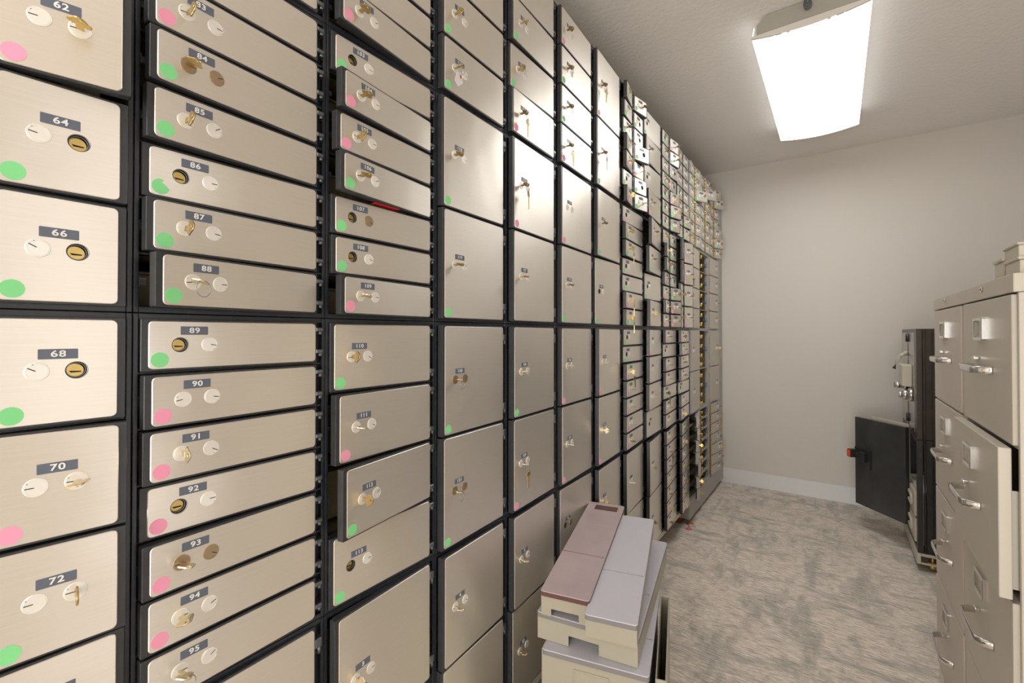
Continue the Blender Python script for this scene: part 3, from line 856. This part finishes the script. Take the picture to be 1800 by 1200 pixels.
# tins on the nearer cabinet
def cabtin(name, label, x0, x1, y0, y1, z0, h, rim):
    t = thing(name, label, 'storage tin', (x0, y0, z0), group='cream tins on the filing cabinet')
    bm = bmesh.new(); w, l = x1 - x0, y1 - y0
    box(bm, 0, w, 0, l, 0, h * .82, 0, .002); obj('body', bm, 'cream', t)
    bm = bmesh.new(); box(bm, -.003, w + .003, -.003, l + .003, h * .82, h, 0, .0025); obj('lid', bm, 'cream', t)
cabtin('deposit_tin', 'lower cream tin on the nearer filing cabinet', 1.043, 1.40, 1.298, 1.388, 1.313, .036, 0)
cabtin('deposit_tin', 'upper cream tin stacked on the filing cabinet', 1.047, 1.40, 1.322, 1.415, 1.350, .030, 0)
cabtin('deposit_tin', 'cream tin lying behind the stacked pair on the cabinet', 1.046, 1.42, 1.418, 1.485, 1.313, .050, 0)

# ------------------------------------------------------------------ black safes beyond the cabinets
SY0, SY1, SX0, SX1 = 3.06, 3.66, 1.080, 1.62
def ribs(bm, z0, z1, mi=0):
    # stepped side of the safe that faces the viewer: deep ribs running top to bottom
    for a, b, o in ((0, .022, .0), (.028, .032, -.004), (.036, .060, .010), (.064, .068, -.003), (.072, .100, .012), (.104, .110, 0.0)):
        box(bm, a, b, o, .03, z0, z1, mi, .001)
t = thing('safe', 'upper black safe with chrome dials, stacked beyond the filing cabinets', 'safe', (SX0, SY0, .660))
H = .562
bm = bmesh.new()
box(bm, .024, SX1 - SX0, .014, SY1 - SY0, 0, H, 0, .002); ribs(bm, 0, H)
obj('body', bm, 'safebrown', t)
bm = bmesh.new(); box(bm, 0, .024, .030, SY1 - SY0, 0, H, 0, .002)
fr = obj('door', bm, 'safe', t)
for a, b in ((.060, .25), (.33, .575)):
    bm = bmesh.new(); box(bm, -.003, .0, a, b, .03, H - .02, 0, .001); obj('door_panel', bm, 'safepanel', fr, label='polished dark panel with the wall reflection painted as grey')
for zz in (.05, H - .07):
    bm = bmesh.new(); cyl(bm, (-.004, .29, zz), (0, 0, 1), .010, .045, 12); obj('hinge', bm, 'safe', fr)
bm = bmesh.new(); box(bm, -.045, -.003, .12, .27, .255, .37, 0, .004); obj('lock_case', bm, 'cream', t, label='cream lock case')
bm = bmesh.new(); cyl(bm, (-.003, .10, .215), (-1, 0, 0), .034, .018, 24); cyl(bm, (-.021, .10, .215), (-1, 0, 0), .026, .026, 24); cyl(bm, (-.047, .10, .215), (-1, 0, 0), .017, .014, 18)
obj('dial', bm, 'chrome', t, label='large chrome dial')
bm = bmesh.new(); cyl(bm, (-.003, .33, .245), (-1, 0, 0), .030, .020, 24); cyl(bm, (-.023, .33, .245), (-1, 0, 0), .017, .040, 20)
obj('dial', bm, 'chrome', t)
bm = bmesh.new(); tube(bm, [(-.010, .335, .425), (-.030, .345, .412), (-.045, .36, .38), (-.058, .375, .335)], .007, 8, 0, (.005, .010)); cyl(bm, (-.002, .335, .425), (-1, 0, 0), .012, .016, 12)
obj('lever_handle', bm, 'cream', t)

t = thing('safe', 'lower black safe standing on a cream base with its door swung open', 'safe', (SX0, SY0, .092))
H = .566
bm = bmesh.new(); D = SX1 - SX0; L = SY1 - SY0
box(bm, .05, D, .014, .03, 0, H, 0, .002); box(bm, 0, D, L - .02, L, 0, H, 0, .002)
box(bm, 0, D, .02, L, H - .02, H, 0, .002); box(bm, .0, D, .02, L, 0, .02, 0, .002); box(bm, D - .02, D, .02, L, 0, H)
for k in range(7): box(bm, .20, .23, .05 + k * .075, .05 + k * .075 + .03, .26, H - .02)
ribs(bm, 0, H)
obj('body', bm, 'safe', t)
# door hinged on the near side, swung out toward the back wall
bm = bmesh.new(); dl = .330
box(bm, -.012, .012, 0, dl, .055, .588, 0, .002)
dr = obj('door', bm, 'safedoor', t, (1.066 - SX0, 3.30 - SY0, 0), (0, 0, R(40.5)))
bm = bmesh.new(); box(bm, .012, .040, .02, dl - .02, .08, .560, 0, .003); box(bm, .040, .046, .03, dl - .06, .56, .60, 0, .002)
obj('inner_plate', bm, 'cream', dr)
bm = bmesh.new(); box(bm, -.020, -.012, dl - .115, dl - .004, .335, .405, 0, .002); box(bm, -.045, -.020, dl - .10, dl - .055, .330, .385, 0, .004); box(bm, -.022, -.012, dl - .118, dl - .110, .29, .40, 0, .001)
obj('lock_body', bm, 'safe', dr)
bm = bmesh.new(); box(bm, -.075, -.030, dl - .040, dl - .008, .345, .395, 0, .005); box(bm, -.045, -.020, dl - .06, dl - .03, .34, .38, 0, .004)
kn = obj('handle', bm, 'safe', dr)
bm = bmesh.new(); box(bm, -.079, -.075, dl - .034, dl - .012, .350, .390, 0, .001); obj('handle_insert', bm, 'orange', kn, label='orange handle insert')
# cream drawer unit standing in the bottom of the safe
t = thing('drawer_unit', 'cream plastic drawer unit standing inside the lower black safe', 'drawer unit', (SX0 - .006, SY0 + .04, .114))
bm = bmesh.new(); box(bm, .016, .18, 0, .40, 0, .27, 0, .004); obj('body', bm, 'cream', t)
for z in (.012, .142):
    bm = bmesh.new(); box(bm, 0, .016, .01, .39, z, z + .118, 0, .004); d_ = obj('drawer', bm, 'cream', t)
    bm = bmesh.new(); prism(bm, rrect(.10, .30, z + .03, z + .09, .015, 4), [rrect(.12, .28, z + .045, z + .075, .010, 4)], 0, -.008, 0, .002); obj('pull', bm, 'cream', d_)
t = thing('base', 'cream wheeled base with brass caster under the black safes', 'base', (SX0, SY0, 0))
bm = bmesh.new(); box(bm, -.004, .012, .0, .60, .036, .090, 0, .002); box(bm, .012, .50, .0, .008, .076, .090, 0, .001); box(bm, .012, .50, .0, .008, .036, .044, 0, .001)
box(bm, .012, .50, .58, .60, .036, .09); box(bm, .49, .50, .0, .60, .036, .09); box(bm, .012, .49, .10, .58, .076, .090)
obj('rail_frame', bm, 'cream', t)
for yy in (.04, .55):
    for xx in (.06, .44):
        bm = bmesh.new(); cyl(bm, (xx - .012, yy, .018), (1, 0, 0), .018, .024, 18); cyl(bm, (xx, yy, .018), (0, 0, 1), .006, .058, 10)
        box(bm, xx - .018, xx + .018, yy - .012, yy + .012, .036, .042, 0)
        obj('caster', bm, 'brass', t)
# tag bundle lying on the carpet below the eleventh column
t = thing('key_tag_bundle', 'orange and tan key tags lying on the carpet below the box wall', 'key tags', (.022, 2.93, 0))
bm = bmesh.new(); box(bm, -.02, .02, 0, .035, 0, .006, 0, .002); obj('tag', bm, 'card', t, rot=(0, 0, .4))
bm = bmesh.new(); box(bm, -.015, .015, 0, .03, 0, .006, 0, .002); obj('tag', bm, 'orange', t, (-.03, .03, .0), rot=(0, 0, -.5))
bm = bmesh.new(); box(bm, -.015, .015, 0, .03, 0, .006, 0, .002); obj('tag', bm, 'pinkplastic', t, (.0, -.05, .0), rot=(0, 0, .9))
